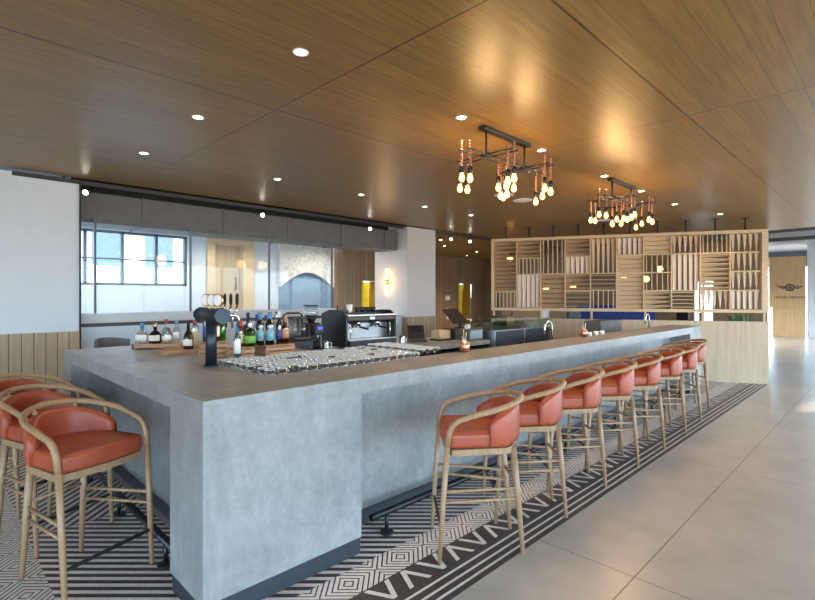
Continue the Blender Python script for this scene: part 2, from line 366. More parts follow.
struct(MB().box(-1.3,-1.2,5.05,8.1,2.9,H+.2).build('wall_lobby_side', MT['white']))
struct(MB().box(6.62,7.2,8.3,8.42,0,H+.1).build('wall_return', MT['oakw']))
# wooden corridor wall with yellow doors
ww = MB()
for a, b in ((7.0,8.70),(9.5,13.40),(14.35,17.0)): ww.box(a,b,9.3,9.45,0,3.2)
for a, b in ((8.70,9.5),(13.40,14.35)): ww.box(a,b,9.3,9.45,2.06,3.2)
struct(ww.build('wall_corridor', MT['oakw']))
for i, (a, b) in enumerate(((8.70,9.5),(13.40,14.35))):
    d = struct(MB().box(a,a+.06,9.29,9.9,0,2.06).box(a,b,9.88,9.95,0,2.06).build('door_%d' % (i+2), MT['yellow']))
    MB().box(a+.48,b,9.46,9.52,0,2.06).build('door_leaf', MT['ochre'], d)
struct(MB().box(14.95,15.1,5.5,9.3,0,3.2).build('wall_corridor_end', plain('dark_oak',(.16,.095,.05),.6)))
sg = tag(MB().box(-.12,.12,-.02,0,-.08,.08).build('wall_switch_panel', MT['paper']), 'upper white switch plate on the wooden corridor wall', 'switch', 'white wall plates'); sg.location = (12.75,9.3,1.53)
s2 = tag(MB().box(-.06,.06,-.02,0,-.2,.2).build('wall_intercom', MT['paper']), 'tall narrow white plate below the switch on the corridor wall', 'intercom', 'white wall plates'); s2.location = (12.75,9.3,.95)

# unseen outer walls; south jog and opening heights shaped to place sun patches
sw = MB()
for a, b, y, h in ((-7,9.5,-7.5,2.8),(9.5,11.2,-4.6,2.3),(11.2,12.3,-4.6,2.92),(12.3,27,-4.6,2.3)):
    sw.box(a,b,y-.1,y,h,3.6).box(a,b,y-.1,y,0,.1)
    x = a
    while x < b-.05: sw.box(x,x+.08,y-.1,y,0,3.0); x += 1.5
sw.box(9.45,9.55,-7.6,-4.5,2.6,3.6)
struct(sw.build('wall_south', MT['frame']))
wm = MB().box(-7.1,-7,1.5,5,0,3.2).box(-7.1,-7,-7.5,1.5,2.7,3.2).box(-7.1,-7,-7.5,1.5,0,.12)
for y in (-7.5,-5.7,-3.9,-2.1,-.3,1.4): wm.box(-7.1,-7,y,y+.1,0,2.8)
struct(wm.build('wall_west', MT['white']))
em = MB().box(26.9,27,-7.5,12,2.9,3.6)
for k in range(14): em.box(26.9,27,-7.5+k*1.5,-7.4+k*1.5,0,3)
struct(em.build('wall_east', MT['frame']))
nm = MB().box(15.1,27,11.9,12,2.6,3.6).box(15.1,27,11.9,12,0,1.5)
for k in range(9): nm.box(15.1+k*1.5,15.2+k*1.5,11.9,12,0,3)
struct(nm.build('wall_north', MT['frame']))

# ------------------------------------------------------------ the bar
bar = thing('bar_counter', 'long grey concrete-look corner bar with recessed fronts and dark plinth', 'bar counter')
L, W, HB = 8.39, 3.17, 1.095
MB().prism([(0,0),(L,0),(L,.47),(.60,.47),(.60,1.3),(1.62,1.3),(1.62,1.72),(1.06,1.72),(1.06,W),(0,W)], HB-.03, HB).build('countertop', MT['concrete'], bar, .002)
ap = MB().box(0,L,0,.02,1.0,HB-.03).box(0,.02,.02,W,1.0,HB-.03).box(.02,L,.02,.28,.99,1.0).box(.02,.28,.28,W,.99,1.0)
ap.build('apron', MT['concrete'], bar)
MB().box(0,.98,0,.02,.11,1.0).box(0,.02,.02,.43,.11,1.0).box(.96,.98,.02,.3,.11,1.0).box(.02,.3,.41,.43,.11,1.0).build('corner_pier', MT['concrete'], bar)
MB().box(7.79,L,0,.02,.11,1.0).box(7.79,7.81,.02,.3,.11,1.0).box(L-.02,L,.02,.47,.0,1.065).build('end_pier', MT['concrete'], bar)
MB().box(0,.02,2.84,W,.11,1.0).box(.02,.3,2.84,2.86,.11,1.0).box(.02,1.06,W-.02,W,.0,1.065).build('end_pier', MT['concrete'], bar)
MB().box(.98,7.79,.3,.32,.11,.99).build('recessed_front', MT['concrete'], bar)
MB().box(.3,.32,.43,2.84,.11,.99).build('recessed_front', MT['concrete'], bar)
pl = MB().box(.012,.98,.012,.03,0,.11).box(.012,.03,.03,.43,0,.11).box(.96,.975,.03,.31,0,.11).box(.03,.31,.412,.425,0,.11).box(.98,7.79,.308,.33,0,.11).box(.308,.33,.43,2.84,0,.11).box(7.795,L,.012,.03,0,.11).box(7.795,7.81,.03,.31,0,.11).box(.012,.03,2.845,W,0,.11).box(.03,.31,2.845,2.86,0,.11)
pl.build('plinth', MT['plinth'], bar)
MB().box(.602,2.32,.472,1.298,1.0,1.02).build('bar_well', MT['steel_l'], bar)
MB().box(.585,.60,.47,1.3,.9,1.066).box(.60,2.35,.45,.468,.9,1.066).box(.60,1.62,1.3,1.32,.9,1.066).box(2.32,2.34,.47,1.3,.4,.985).build('well_lining', MT['steel_d'], bar)
MB().box(2.36,8.3,.475,1.0,.86,.90).build('sink_deck', MT['steel_d'], bar)
MB().box(2.36,8.3,.98,1.0,.1,.86).build('under_counter_doors', MT['black'], bar)

bc = thing('back_counter', 'lower grey staff counter behind the bar carrying the coffee machine', 'counter', (1.7,1.93,0))
MB().box(0,3.35,0,.95,.89,.95).build('worktop', MT['concrete'], bc, .002)
MB().box(0,.02,.02,.95,0,.89).box(3.33,3.35,.02,.95,0,.89).box(0,3.35,.93,.95,0,.89).build('cabinet_body', MT['plinth'], bc)
for i in range(4):
    d = MB().box(.04+i*.83,.83+i*.83,.03,.05,.1,.85).build('cabinet_door', MT['metal'], bc); MB().box(.1+i*.83,.75+i*.83,.012,.03,.79,.81).build('handle', MT['steel'], d)
MB().box(.02,3.33,.06,.92,0,.10).build('plinth', MT['black'], bc)

# foot rails
def footrail(name, lab, p0, p1, n):
    t = thing(name, lab, 'foot rail', (p0[0],p0[1],0), math.atan2(p1[1]-p0[1],p1[0]-p0[0]))
    Ln = math.dist(p0,p1)
    MB().cyl((0,0,.15),(Ln,0,.15),.023,n=16).build('rail', MT['metal'], t)
    for i in range(n):
        x = .14+(Ln-.28)*i/(n-1)
        b = MB().cyl((x,0,.012),(x,0,.14),.013,n=10).build('post', MT['metal'], t)
        MB().cyl((x,0,.004),(x,0,.016),.045,n=16).build('flange', MT['metal'], b)
    return t
footrail('foot_rail', 'dark steel foot rail along the long side of the bar', (1.13,.085), (7.7,.085), 6)
footrail('foot_rail', 'dark steel foot rail along the short left side of the bar', (.075,2.75), (.075,.58), 3)

# ------------------------------------------------------------ stools
def make_stool(lab, grp):
    t = thing('bar_stool', lab, 'bar stool', (0,0,0), 0, grp)
    def arc(cx, cy, rx, ry, a0, a1, n): return [(cx+rx*math.sin(a0+(a1-a0)*i/n), cy-ry*math.cos(a0+(a1-a0)*i/n)) for i in range(n+1)]
    # hoop: arms and back in one bent rail
    pts = []
    A = arc(0,.0,.258,.292,math.radians(-90),math.radians(90),20)
    for i, (x, y) in enumerate(A):
        k = math.cos(math.radians(-90+180*i/20)); pts.append((x,y,.895+.062*k))
    left = [(-.252,.215,.70),(-.256,.203,.775),(-.258,.182,.825),(-.259,.148,.852),(-.259,.09,.870),(-.258,.035,.886)]
    right = [(-x,y,z) for x,y,z in reversed(left)]
    MB().tube(left+pts+right, .0175, 10).build('armrest_hoop', MT['stool'], t)
    for s in (-1,1):
        MB().tube([(s*.248,.262,0.004),(s*.250,.240,.35),(s*.252,.215,.70)], [.0125,.017,.0175], 10).build('leg', MT['stool'], t)
        MB().tube([(s*.165,-.265,0.004),(s*.158,-.235,.35),(s*.15,-.205,.665)], [.0125,.019,.021], 10).build('leg', MT['stool'], t)
        for z in (.35,.415):
            k = z/.665; xb = s*(.165-.015*k); yb = -.265+.06*k
            MB().cyl((s*.250,.238,z+.012),(xb,yb,z-.006),.0095,n=8).build('side_stretcher', MT['stool'], t)
    MB().cyl((-.156,-.225,.44),(.156,-.225,.44),.0095,n=8).build('back_stretcher', MT['stool'], t)
    MB().box(-.246,.246,.242,.258,.195,.213).build('foot_bar', MT['black'], t, .004)
    # seat frame and cushion
    def outline(wf, wb, yf, yb, bow=.03, n=8):
        P = [(-wf + 2*wf*i/n, yf + bow*math.sin(PI*i/n)) for i in range(n+1)]
        P += [(wb*math.cos(PI*i/n), yb - .10*math.sin(PI*i/n)) for i in range(n+1)]
        return P
    MB().prism(outline(.240,.205,.185,-.14), .632, .672).build('seat_frame', MT['stool'], t, .005)
    MB().prism(outline(.242,.222,.203,-.13), .674, .775).build('seat_cushion', MT['leather'], t, .03, 0, 4)
    # wrapped upholstered backrest
    mb = MB(); n = 20; vs = []; fs = []; m = 16
    for i in range(n+1):
        a = math.radians(-82+164*i/n); k = math.cos(a)
        top = .80+.135*max(0.,(k-.10)/.9)**.55; bot = .685; th = .068*(.55+.45*min(1,k*2.2))
        R0 = .247
        for j in range(m):
            b = 2*PI*j/m; c, s = math.cos(b), math.sin(b)
            e = .5
            q = (abs(c)**e)*(1 if c >= 0 else -1); w = (abs(s)**e)*(1 if s >= 0 else -1)
            r = R0-.5*th+.5*th*q+.006; z = (top+bot)/2+(top-bot)/2*w
            vs.append((r*math.sin(a), -r*math.cos(a)*1.06-.012, z))
    for i in range(n):
        for j in range(m): fs.append((i*m+j, i*m+(j+1) % m, (i+1)*m+(j+1) % m, (i+1)*m+j))
    fs += [tuple(range(m-1,-1,-1)), tuple(n*m+j for j in range(m))]
    mb.add(vs, fs, True); mb.build('backrest', MT['leather'], t)
    for s in (-1,1):
        a = math.radians(28*s)
        MB().cyl((.222*math.sin(a),-.245*math.cos(a),.90),(.254*math.sin(a),-.288*math.cos(a),.948),.013,n=8).build('backrest_spigot', MT['stool'], t)
    return t
G1 = 'bar stools along the long front'; G2 = 'bar stools at the left end'
st = make_stool('rust leather bar stool of the long row, nearest the bar corner', G1)
ords = ['second','third','fourth','fifth','sixth','seventh']
spot = [(1.60,-.41),(2.26,-.36),(3.00,-.33),(3.73,-.33),(4.46,-.33),(5.26,-.31),(6.00,-.28),(6.88,-.16)]
RZ = math.radians(47)
for i, (x, y) in enumerate(spot):
    rz = RZ - math.radians([0,1,-2,1,0,2,-1,1][i])
    if i == 0: st.location = (x,y,.003); st.rotation_euler = (0,0,rz)
    elif i == 7: dup(st, (x,y,.003), rz, 'rust leather bar stool of the long row, nearest the slatted screen')
    else: dup(st, (x,y,.003), rz, 'rust leather bar stool, %s from the bar corner along the long front' % ords[i-1])
for x, y, rz, lb in ((-.30,.955,-159,'large near rust leather bar stool at the short end, closest to the camera'),(-.33,1.70,-156,'middle of the three rust leather stools at the short left end'),(-.35,2.44,-153,'rust leather stool at the short left end nearest the wood wainscot')):
    dup(st, (x,y,.003), math.radians(rz), lb, G2)

# ------------------------------------------------------------ things on the bar
BZ = HB
# glasses
def glassware(name, prof, rim, base):
    mb = MB().lathe(prof, 12); k = len(mb.f)
    mb.tube([(rim[0]*math.cos(2*PI*q/14), rim[0]*math.sin(2*PI*q/14), rim[1]) for q in range(14)], .0019, 5, None, True)
    mb.tube([(base[0]*math.cos(2*PI*q/12), base[0]*math.sin(2*PI*q/12), base[1]+.003) for q in range(12)], .003, 5, None, True)
    o = mb.build(name, MT['tumbler']); o.data.materials.append(MT['rim'])  # near-white rim and base rings stand in for glints on the glass
    for p in o.data.polygons:
        if p.index >= k: p.material_index = 1
    return o
g0 = tag(glassware('tumbler', [(.001,.014),(.026,.014),(.0335,.06),(.036,.105),(.0345,.105),(.031,.06),(.023,.018),(.001,.018)], (.0352,.105), (.026,.001,.013)), 'upturned-size clear tumbler in the crowded glass well behind the counter edge', 'glass', 'tumblers in the glass well')
g0['label'] = 'clear tumbler among the packed rows in the sunken glass well'
first = True
for i in range(17):
    for j in range(9):
        x = .645+.084*i+random.uniform(-.005,.005); y = .518+.086*j+random.uniform(-.006,.006)
        if random.random() < .04: continue
        if first: g0.location = (x,y,1.021); first = False
        else:
            c = g0.copy(); C.objects.link(c); c.location = (x,y,1.021)
w0 = tag(glassware('coupe_glass', [(.004,.012),(.004,.075),(.018,.088),(.042,.115),(.044,.125),(.042,.125),(.016,.092),(.001,.088)], (.043,.125), (.03,.001,.006)), 'clear stemmed coupe glass right of the tumblers in the glass well', 'glass', 'coupe glasses in the glass well')
first = True
for i in range(3):
    for j in range(7):
        p = (2.07+.095*i, .53+.105*j, 1.021)
        if first: w0.location = p; first = False
        else:
            c = w0.copy(); C.objects.link(c); c.location = p

def bottle(name, label, loc, prof, gl, lab=None, cap=None, grp=None, square=0, capmat=None, scale=1., rz=0):
    """prof: list of (r,z); lab = (z0,z1,r,mat); cap = (z0,z1,r)"""
    n = 4 if square else 16
    t = tag(MB().lathe([(r*(1.25 if square and z < square else 1)*scale, z*scale) for r, z in prof], n if not square else 8).build(name, gl), label, 'bottle', grp or 'bottles on the bar corner')
    t.location = loc; t.rotation_euler = (0,0,rz)
    if lab:
        z0,z1,r,m = lab; lb = MB()
        vs = []; fs = []; k = 10; a0 = -PI*.75-1.25
        for q in range(k+1):
            a = a0+2.5*q/k
            for z in (z0,z1): vs.append((r*scale*math.cos(a), r*scale*math.sin(a), z*scale))
        for q in range(k): fs.append((2*q,2*q+2,2*q+3,2*q+1))
        lb.add(vs, fs, True); lo = lb.build('label', m, t)
        sm = lo.modifiers.new('thick','SOLIDIFY'); sm.thickness = .001; sm.offset = 1
    if cap:
        z0,z1,r = cap; MB().lathe([(r*scale,z0*scale),(r*scale*1.03,(z0+z1)/2*scale),(r*scale*.95,z1*scale)], 12).build('stopper', capmat or MT['black'], t)
    return t
SPIRIT = [(.030,0),(.034,.006),(.035,.17),(.031,.195),(.014,.225),(.0135,.275),(.014,.278)]
SLIM = [(.024,0),(.027,.006),(.028,.16),(.022,.19),(.012,.22),(.012,.275)]
WINE = [(.033,0),(.037,.006),(.038,.15),(.032,.175),(.015,.21),(.0135,.27)]
DECAN = [(.044,0),(.056,.006),(.0565,.05),(.054,.085),(.038,.108),(.016,.12),(.015,.15)]
SQUAT = [(.038,0),(.042,.006),(.046,.08),(.040,.10),(.016,.118),(.015,.15)]
# serving tray with decanters
TZ = BZ+.05
ang = math.atan2(2.514-2.722, .778-.448)
ty = thing('serving_tray', 'low wooden tray on the left bar end holding tequila decanters', 'tray', (.47,2.735,BZ), ang)
MB().box(0,.41,0,.20,.012,.05).build('tray_board', MT['crate'], ty, .003)
MB().box(-.012,0,-.004,.204,.004,.052).build('tray_end', MT['metal'], ty); MB().box(.01,.03,.01,.19,0,.012).box(.38,.40,.01,.19,0,.012).build('foot', MT['crate'], ty)
TM = Matrix.Translation((.47,2.735,TZ)) @ Matrix.Rotation(ang,4,'Z')
def ontray(x, y): p = TM @ Vector((x,y,.001)); return tuple(p)
bottle('decanter', 'white frosted round decanter with blue stopper, leftmost on the wooden tray', ontray(0.055,.075), DECAN, BG['clear'], (.03,.085,.0565,LB['white']), (.15,.195,.018), 'decanters on the tray', capmat=LB['blue'])
bottle('decanter', 'dark brown round decanter with oval white label on the tray', ontray(0.172,.07), DECAN, BG['brown'], (.025,.08,.0565,LB['white']), (.15,.19,.019), 'decanters on the tray', capmat=MT['brass'])
bottle('decanter', 'clear squat decanter just right of the brown one on the tray', ontray(0.283,.06), SQUAT, BG['clear'], (.03,.07,.047,LB['white']), (.15,.185,.018), 'decanters on the tray', capmat=MT['steel'])
bottle('decanter', 'tall clear decanter with pink stopper at the tray back', ontray(0.253,.15), [(r*.8,z*1.3) for r,z in DECAN], BG['clear'], None, (.195,.225,.015), 'decanters on the tray', capmat=LB['red'])
bottle('decanter', 'clear decanter with white label at the right end of the tray', ontray(0.348,.13), [(r*.8,z*1.25) for r,z in SQUAT], BG['clear'], (.04,.1,.038,LB['white']), (.187,.215,.015), 'decanters on the tray', capmat=LB['teal'])
# crates
def crate(lab, x0, x1, y0, y1, z0, h):
    t = thing('wooden_crate', lab, 'crate', (x0,y0,z0), 0, 'wooden display crates'); w = x1-x0; d = y1-y0; n = max(2, round(h/.045)); s = (h-.008)/n
    for k in range(n):
        z = k*s+.002
        MB().box(0,w,0,.008,z,z+s*.72).build('slat', MT['crate'], t); MB().box(0,w,d-.008,d,z,z+s*.72).build('slat', MT['crate'], t)
        MB().box(0,.008,.008,d-.008,z,z+s*.72).build('slat', MT['crate'], t); MB().box(w-.008,w,.008,d-.008,z,z+s*.72).build('slat', MT['crate'], t)
    for a in (.008,w-.022):
        for b in (.008,d-.022): MB().box(a,a+.014,b,b+.014,0,h-.009).build('corner_post', MT['crate'], t)
    MB().box(0,w,0,d,h-.008,h).build('top_board', MT['crate'], t, .001)
    return t
crate('low long slatted wood board under the black-labelled bottle', .50,1.02,2.03,2.27,BZ,.035)
crate('tall slatted wood crate directly behind the beer tap', atv(205,1.56),atv(228,1.56),1.56,1.70,BZ,.135)
crate('wood crate under the bright green bottle', atv(236,1.40),atv(254.5,1.40),1.40,1.54,BZ,.085)
crate('wood crate farthest right, under the blue-labelled bottles', atv(266,1.41),atv(295,1.41),1.41,1.60,BZ,.085)
z1 = BZ+.036; z2 = BZ+.086; z3 = BZ+.136
bottle('liquor_bottle', 'black bottle with white label standing on the low board', (.735,2.10,z1), [(.038,0),(.042,.006),(.043,.09),(.033,.135),(.015,.165),(.013,.25)], BG['dark'], (.03,.085,.0435,LB['white']), (.20,.255,.0145))
bottle('liquor_bottle', 'cream-labelled bottle with red collar right behind the black bottle', (.83,2.20,z1), SPIRIT, BG['clear'], (.03,.14,.0355,LB['cream']), (.2,.235,.016), capmat=LB['red'])
bottle('liquor_bottle', 'orange bottle with red cap left of the beer tap', (.93,2.16,z1), [(.038,0),(.042,.005),(.042,.15),(.03,.185),(.017,.2),(.017,.235)], BG['amber'], (.03,.12,.0425,LB['orange']), (.225,.27,.02), capmat=LB['red'])
bottle('liquor_bottle', 'dark bottle half hidden by the beer tap column', (atv(206.5,1.63),1.63,z3), SLIM, BG['dark'], (.04,.12,.0285,LB['navy']), (.23,.28,.014))
bottle('liquor_bottle', 'red bottle with white label right beside the tap column', (atv(216,1.59),1.59,z3), [(r,z*.8) for r,z in WINE], BG['red'], (.04,.12,.0385,LB['white']), (.17,.222,.015), capmat=LB['red'])
bottle('liquor_bottle', 'small bright green bottle on the crate behind the tap', (atv(222.5,1.62),1.62,z3), [(r*.8,z*.65) for r,z in SPIRIT], BG['green'], None, (.15,.185,.013), capmat=LB['lime'])
bottle('gin_bottle', 'pale blue gin bottle standing in front of the crates by the glasses', (atv(237.5,1.345),1.345,BZ+.001), SLIM, BG['blue'], (.05,.15,.0285,LB['white']), (.22,.285,.014), capmat=LB['blue'])
bottle('liquor_bottle', 'amber bottle with cream label left of the bright green bottle', (atv(240.5,1.515),1.515,z2), [(r,z*.75) for r,z in SPIRIT], BG['amber'], (.03,.1,.0355,LB['cream']), (.17,.215,.016), capmat=LB['red'])
bottle('liquor_bottle', 'bright green square gin bottle on the middle crate', (atv(250,1.455),1.455,z2), [(.033,0),(.036,.005),(.036,.12),(.03,.14),(.015,.155),(.015,.18)], BG['green'], (.03,.09,.047,LB['lime']), (.165,.195,.017), square=.13, capmat=LB['white'], rz=.4)
bottle('liquor_bottle', 'tall dark green bottle rising behind the bright green one', (atv(248,1.66),1.66,BZ+.001), [(r,z*1.3) for r,z in WINE], BG['dkgreen'], (.2,.255,.037,LB['black']), (.3,.36,.0145))
bottle('liquor_bottle', 'left of two dark green bottles with teal labels on the right crate', (atv(260.2,1.49),1.49,z2), SPIRIT, BG['dkgreen'], (.04,.13,.0355,LB['teal']), (.2,.27,.0165), capmat=LB['blue'])
bottle('liquor_bottle', 'right of two dark green bottles, wide teal label, on the right crate', (atv(270,1.47),1.47,z2), [(r*1.12,z) for r,z in SPIRIT], BG['dkgreen'], (.04,.13,.0395,LB['teal']), (.2,.27,.0165), capmat=LB['blue'])
bottle('liquor_bottle', 'slim dark bottle with grey label beside the amber bottle', (atv(279,1.49),1.49,z2), SLIM, BG['dark'], (.04,.12,.0285,LB['navy']), (.23,.285,.013), capmat=LB['white'])
bottle('liquor_bottle', 'amber bottle with orange label at the right end of the crates', (atv(285.5,1.47),1.47,z2), [(r*.95,z*.8) for r,z in SPIRIT], BG['amber'], (.05,.13,.0335,LB['orange']), (.19,.235,.0165), capmat=LB['orange'])
bottle('liquor_bottle', 'clear bottle with blue cap in the back row behind the crates', (atv(257,1.66),1.66,BZ+.001), [(r,z*1.25) for r,z in SPIRIT], BG['clear'], (.1,.2,.0355,LB['blue']), (.28,.345,.0145), capmat=LB['navy'])
bottle('liquor_bottle', 'clear bottle with navy cap, second in the back row', (atv(266,1.67),1.67,BZ+.001), [(r,z*1.2) for r,z in SPIRIT], BG['clear'], (.1,.2,.0355,LB['white']), (.28,.33,.0145), capmat=LB['navy'])
bottle('liquor_bottle', 'clear bottle with black pourer, rightmost in the back row', (atv(276,1.67),1.67,BZ+.001), [(r,z*1.25) for r,z in SPIRIT], BG['clear'], None, (.3,.36,.0125))
# beer tap
tp = thing('beer_tap', 'blued steel T-shaped beer tap tower with three round medallions', 'beer tap', (.53,1.145,BZ))
MB().cyl((0,0,0),(0,0,.012),.052,n=24).build('base_flange', MT['tap'], tp)
MB().cyl((0,0,.012),(0,0,.34),.039,n=24).build('column', MT['tap'], tp)
MB().cyl((0,-.17,.366),(0,.17,.366),.05,n=24).build('crossbar', MT['tap'], tp, .006)
for s in (-1,1): MB().cyl((0,s*.17,.366),(0,s*.19,.366),.058,.054,n=24).build('end_cap', MT['tap'], tp)
for y in (-.12,-.02,.08):
    d = MB().cyl((-.008,y-.003,.475),(.008,y+.003,.475),.046,n=24).build('medallion', MT['brass'], tp)
    MB().cyl((-.0112,y-.0042,.475),(-.0082,y-.0031,.475),.038,n=24).build('medallion_face', MT['paper'], d)
    MB().cyl((0,y,.41),(0,y,.44),.008).build('medallion_stem', MT['brass'], d)
    fb = MB().tube([(.045,y,.366),(.12,y,.366),(.145,y,.35),(.15,y,.27)],[.012,.016,.013,.009],10).build('faucet', MT['chrome'], tp)
    MB().cyl((.125,y,.375),(.138,y,.43),.008).build('faucet_collar', MT['chrome'], fb)
    MB().lathe([(.004,0),(.018,.02),(.02,.05),(.015,.085),(.003,.095)],14,(0,0,0),Matrix.Translation((.138,y,.43)),.45,1.1).build('tap_handle', MT['black'], fb)

# ------------------------------------------------------------ machines on the back counter
BK = .951
em = thing('espresso_machine', 'black two-group espresso machine with chrome front on the back counter', 'coffee machine', (2.60,2.24,BK))
MB().prism([(0,.0),(.50,.0),(.50,.40),(.40,.43),(.10,.44),(0,.36)],0,.03,Matrix(((0,0,1,0),(1,0,0,0),(0,1,0,.035),(0,0,0,1)))).build('side_panel', MT['black'], em, .01)
MB().prism([(0,.0),(.50,.0),(.50,.40),(.40,.43),(.10,.44),(0,.36)],.79,.82,Matrix(((0,0,1,0),(1,0,0,0),(0,1,0,.035),(0,0,0,1)))).build('side_panel', MT['black'], em, .01)
MB().box(.03,.79,.16,.5,.05,.42).build('body', MT['black'], em)
MB().box(.03,.79,.145,.16,.13,.31).build('front_panel', MT['steel_d'], em)
MB().box(.03,.79,-.04,.16,.035,.115).build('drip_base', MT['black'], em, .008); MB().box(.03,.79,-.03,.145,.115,.128).build('drip_tray', MT['steel'], em, .002)
MB().box(.02,.80,-.01,.2,.345,.41).build('control_head', MT['screenp'], em, .012); MB().box(.36,.44,-.0125,-.0105,.36,.395).build('display', MT['paper'], em); MB().box(.02,.80,-.012,.12,.41,.422).build('top_trim', MT['steel'], em, .002)
for x in (.25,.56):
    gq = MB().cyl((x,.09,.345),(x,.09,.285),.04,.036,n=18).build('group_head', MT['chrome'], em)
    MB().cyl((x,.09,.284),(x,.09,.262),.034,.03,n=18).build('portafilter', MT['chrome'], gq); MB().cyl((x,.06,.272),(x,-.10,.255),.011,.015).build('portafilter_handle', MT['black'], gq)
for x in (.09,.73): MB().tube([(x,.06,.345),(x,.03,.30),(x,.02,.2),(x,.03,.15)],.006,8).build('steam_wand', MT['chrome'], em)
for x in (.05,.76):
    for y in (.05,.44): MB().cyl((x,y,0),(x,y,.035),.02).build('foot', MT['metal'], em)
MB().box(.03,.79,.2,.49,.42,.44).build('cup_rail', MT['black'], em)
cup = tag(MB().lathe([(.024,0),(.034,.03),(.038,.065),(.036,.065),(.03,.028),(.001,.008)],14).build('coffee_cup', MT['black']), 'black coffee cup stacked on top of the espresso machine', 'cup', 'cups on the espresso machine')
for k, (x, y) in enumerate(((.40,.28),(.49,.29),(.58,.28),(.67,.29),(.50,.40),(.60,.40),(.70,.40))):
    o = cup if k == 0 else cup.copy()
    if k: C.objects.link(o)
    o.location = (2.60+x,2.24+y,BK+.4415)
wc = tag(MB().lathe([(.024,0),(.036,.03),(.04,.10),(.038,.10),(.03,.028),(.001,.008)],14).build('tall_cup', MT['paper']), 'white cups leaning tall at the left of the black cups on the machine', 'cup'); wc.location = (2.88,2.53,BK+.4415)
wc['label'] = 'tall white cup left of the black cups on the espresso machine'
kn = thing('knock_box', 'flat black lidded box on top of the espresso machine', 'box', (2.66,2.49,BK+.4415)); MB().box(0,.17,0,.2,0,.035).build('box_body', MT['black'], kn, .006); MB().cyl((.08,.1,.035),(.08,.1,.09),.008).build('knob', MT['black'], kn)
jug = thing('milk_jug', 'steel milk jug in front of the coffee grinder', 'jug', (2.40,2.36,BK)); MB().lathe([(.04,0),(.044,.01),(.046,.05),(.036,.10),(.04,.13),(.038,.13),(.034,.1),(.042,.05),(.001,.01)],18).build('jug_body', MT['chrome'], jug); MB().tube([(.04,0,.11),(.075,0,.1),(.075,0,.05),(.045,0,.03)],.005,8).build('handle', MT['chrome'], jug)
jug2 = dup(jug, (3.50,2.215,BK), None, 'steel milk jug at the right foot of the espresso machine')
gr = thing('coffee_grinder', 'black coffee grinder with clear bean hopper left of the espresso machine', 'grinder', (2.37,2.56,BK))
MB().prism([(-.10,-.16),(.10,-.16),(.10,.16),(-.10,.16)],0,.03).build('base', MT['black'], gr, .006); MB().box(-.09,.09,-.02,.15,.03,.33).build('body', MT['black'], gr, .02); MB().box(-.07,.07,-.13,-.02,.2,.31).build('dosing_head', MT['black'], gr, .015)
MB().box(-.03,.03,-.132,-.130,.255,.29).build('display', emis('blue_display',(.08,.12,.9),1.5), gr); MB().cyl((0,-.08,.2),(0,-.08,.14),.022,.012).build('spout', MT['steel'], gr); MB().cyl((0,-.1,.12),(0,.0,.10),.012).build('portafilter_fork', MT['metal'], gr)
MB().lathe([(.04,.33),(.05,.36),(.075,.39)],20,(0,.06,0)).build('hopper_collar', MT['black'], gr); MB().lathe([(.06,.375),(.085,.42),(.088,.53)],20,(0,.06,0)).build('hopper', MT['tumbler'], gr); MB().cyl((0,.06,.53),(0,.06,.545),.092,n=20).build('hopper_lid', MT['metal'], gr); MB().lathe([(.05,.378),(.078,.42)],20,(0,.06,0)).build('beans', MT['screenp'], gr)
bl = thing('blender', 'black bar blender with a clear square jar beside the amber bottle', 'blender', (2.12,2.52,BK))
MB().box(-.13,.13,-.14,.14,0,.15).build('base', MT['black'], bl, .02); MB().box(-.05,.05,-.146,-.139,.04,.10).build('control_panel', MT['metal'], bl)
MB().box(-.10,.10,-.11,.11,.15,.19).build('jar_collar', MT['black'], bl, .01)
for sx in (-.055,.055):
    jb = MB().lathe([(.05,.19),(.055,.2),(.072,.38),(.070,.38),(.05,.2)],4,(sx,0,0)).build('jar', MT['tumbler'], bl); MB().box(sx-.045,sx+.045,-.045,.045,.381,.40).build('lid', MT['black'], jb, .005)
MB().tube([(-.12,.10,.15),(-.12,.10,.43),(-.08,.10,.45),(.08,.10,.45),(.12,.10,.43),(.12,.10,.15)],.012,8).build('hood_frame', MT['black'], bl)
# till corner
ph = thing('card_terminal', 'black desk phone-like card terminal left of the napkins', 'card terminal', (4.07,2.50,BK), math.radians(-35))
MB().box(-.13,.13,-.13,.13,0,.04).build('base', MT['black'], ph, .008); MB().box(-.12,.12,-.015,.015,0,.23,Matrix.Translation((0,0,.02)) @ Matrix.Rotation(-.5,4,'X')).build('keypad_body', MT['black'], ph, .008); MB().box(-.08,.08,-.0175,-.0155,.12,.21,Matrix.Translation((0,0,.02)) @ Matrix.Rotation(-.5,4,'X')).build('screen', MT['metal'], ph)
nk = thing('napkin_caddy', 'black caddy packed with brown paper napkins on the back counter', 'napkin holder', (4.34,2.30,BK))
MB().box(0,.34,0,.20,0,.025).build('tray', MT['black'], nk); MB().box(.28,.34,0,.20,.025,.16).build('divider', MT['black'], nk)
for k in range(5): MB().box(.015+.05*k,.06+.05*k,.02,.18,.026,.15).build('napkin_stack', MT['kraft'], nk, .004)
rl = tag(MB().cyl((-.03,0,0),(.03,0,0),.035,n=18).build('paper_roll', MT['paper']), 'white paper roll on top of the till drawer', 'paper roll'); rl.location = (4.80,2.30,BK+.20)
dw = thing('cash_register', 'grey cash drawer box at the right end of the back counter', 'cash drawer', (4.70,2.05,BK)); MB().box(0,.33,0,.40,0,.16).build('drawer_body', MT['duct'], dw, .004); MB().box(.02,.31,-.008,0,.02,.14).build('drawer_front', MT['steel_d'], dw)
rl.location = (4.79,2.15,BK+.196)
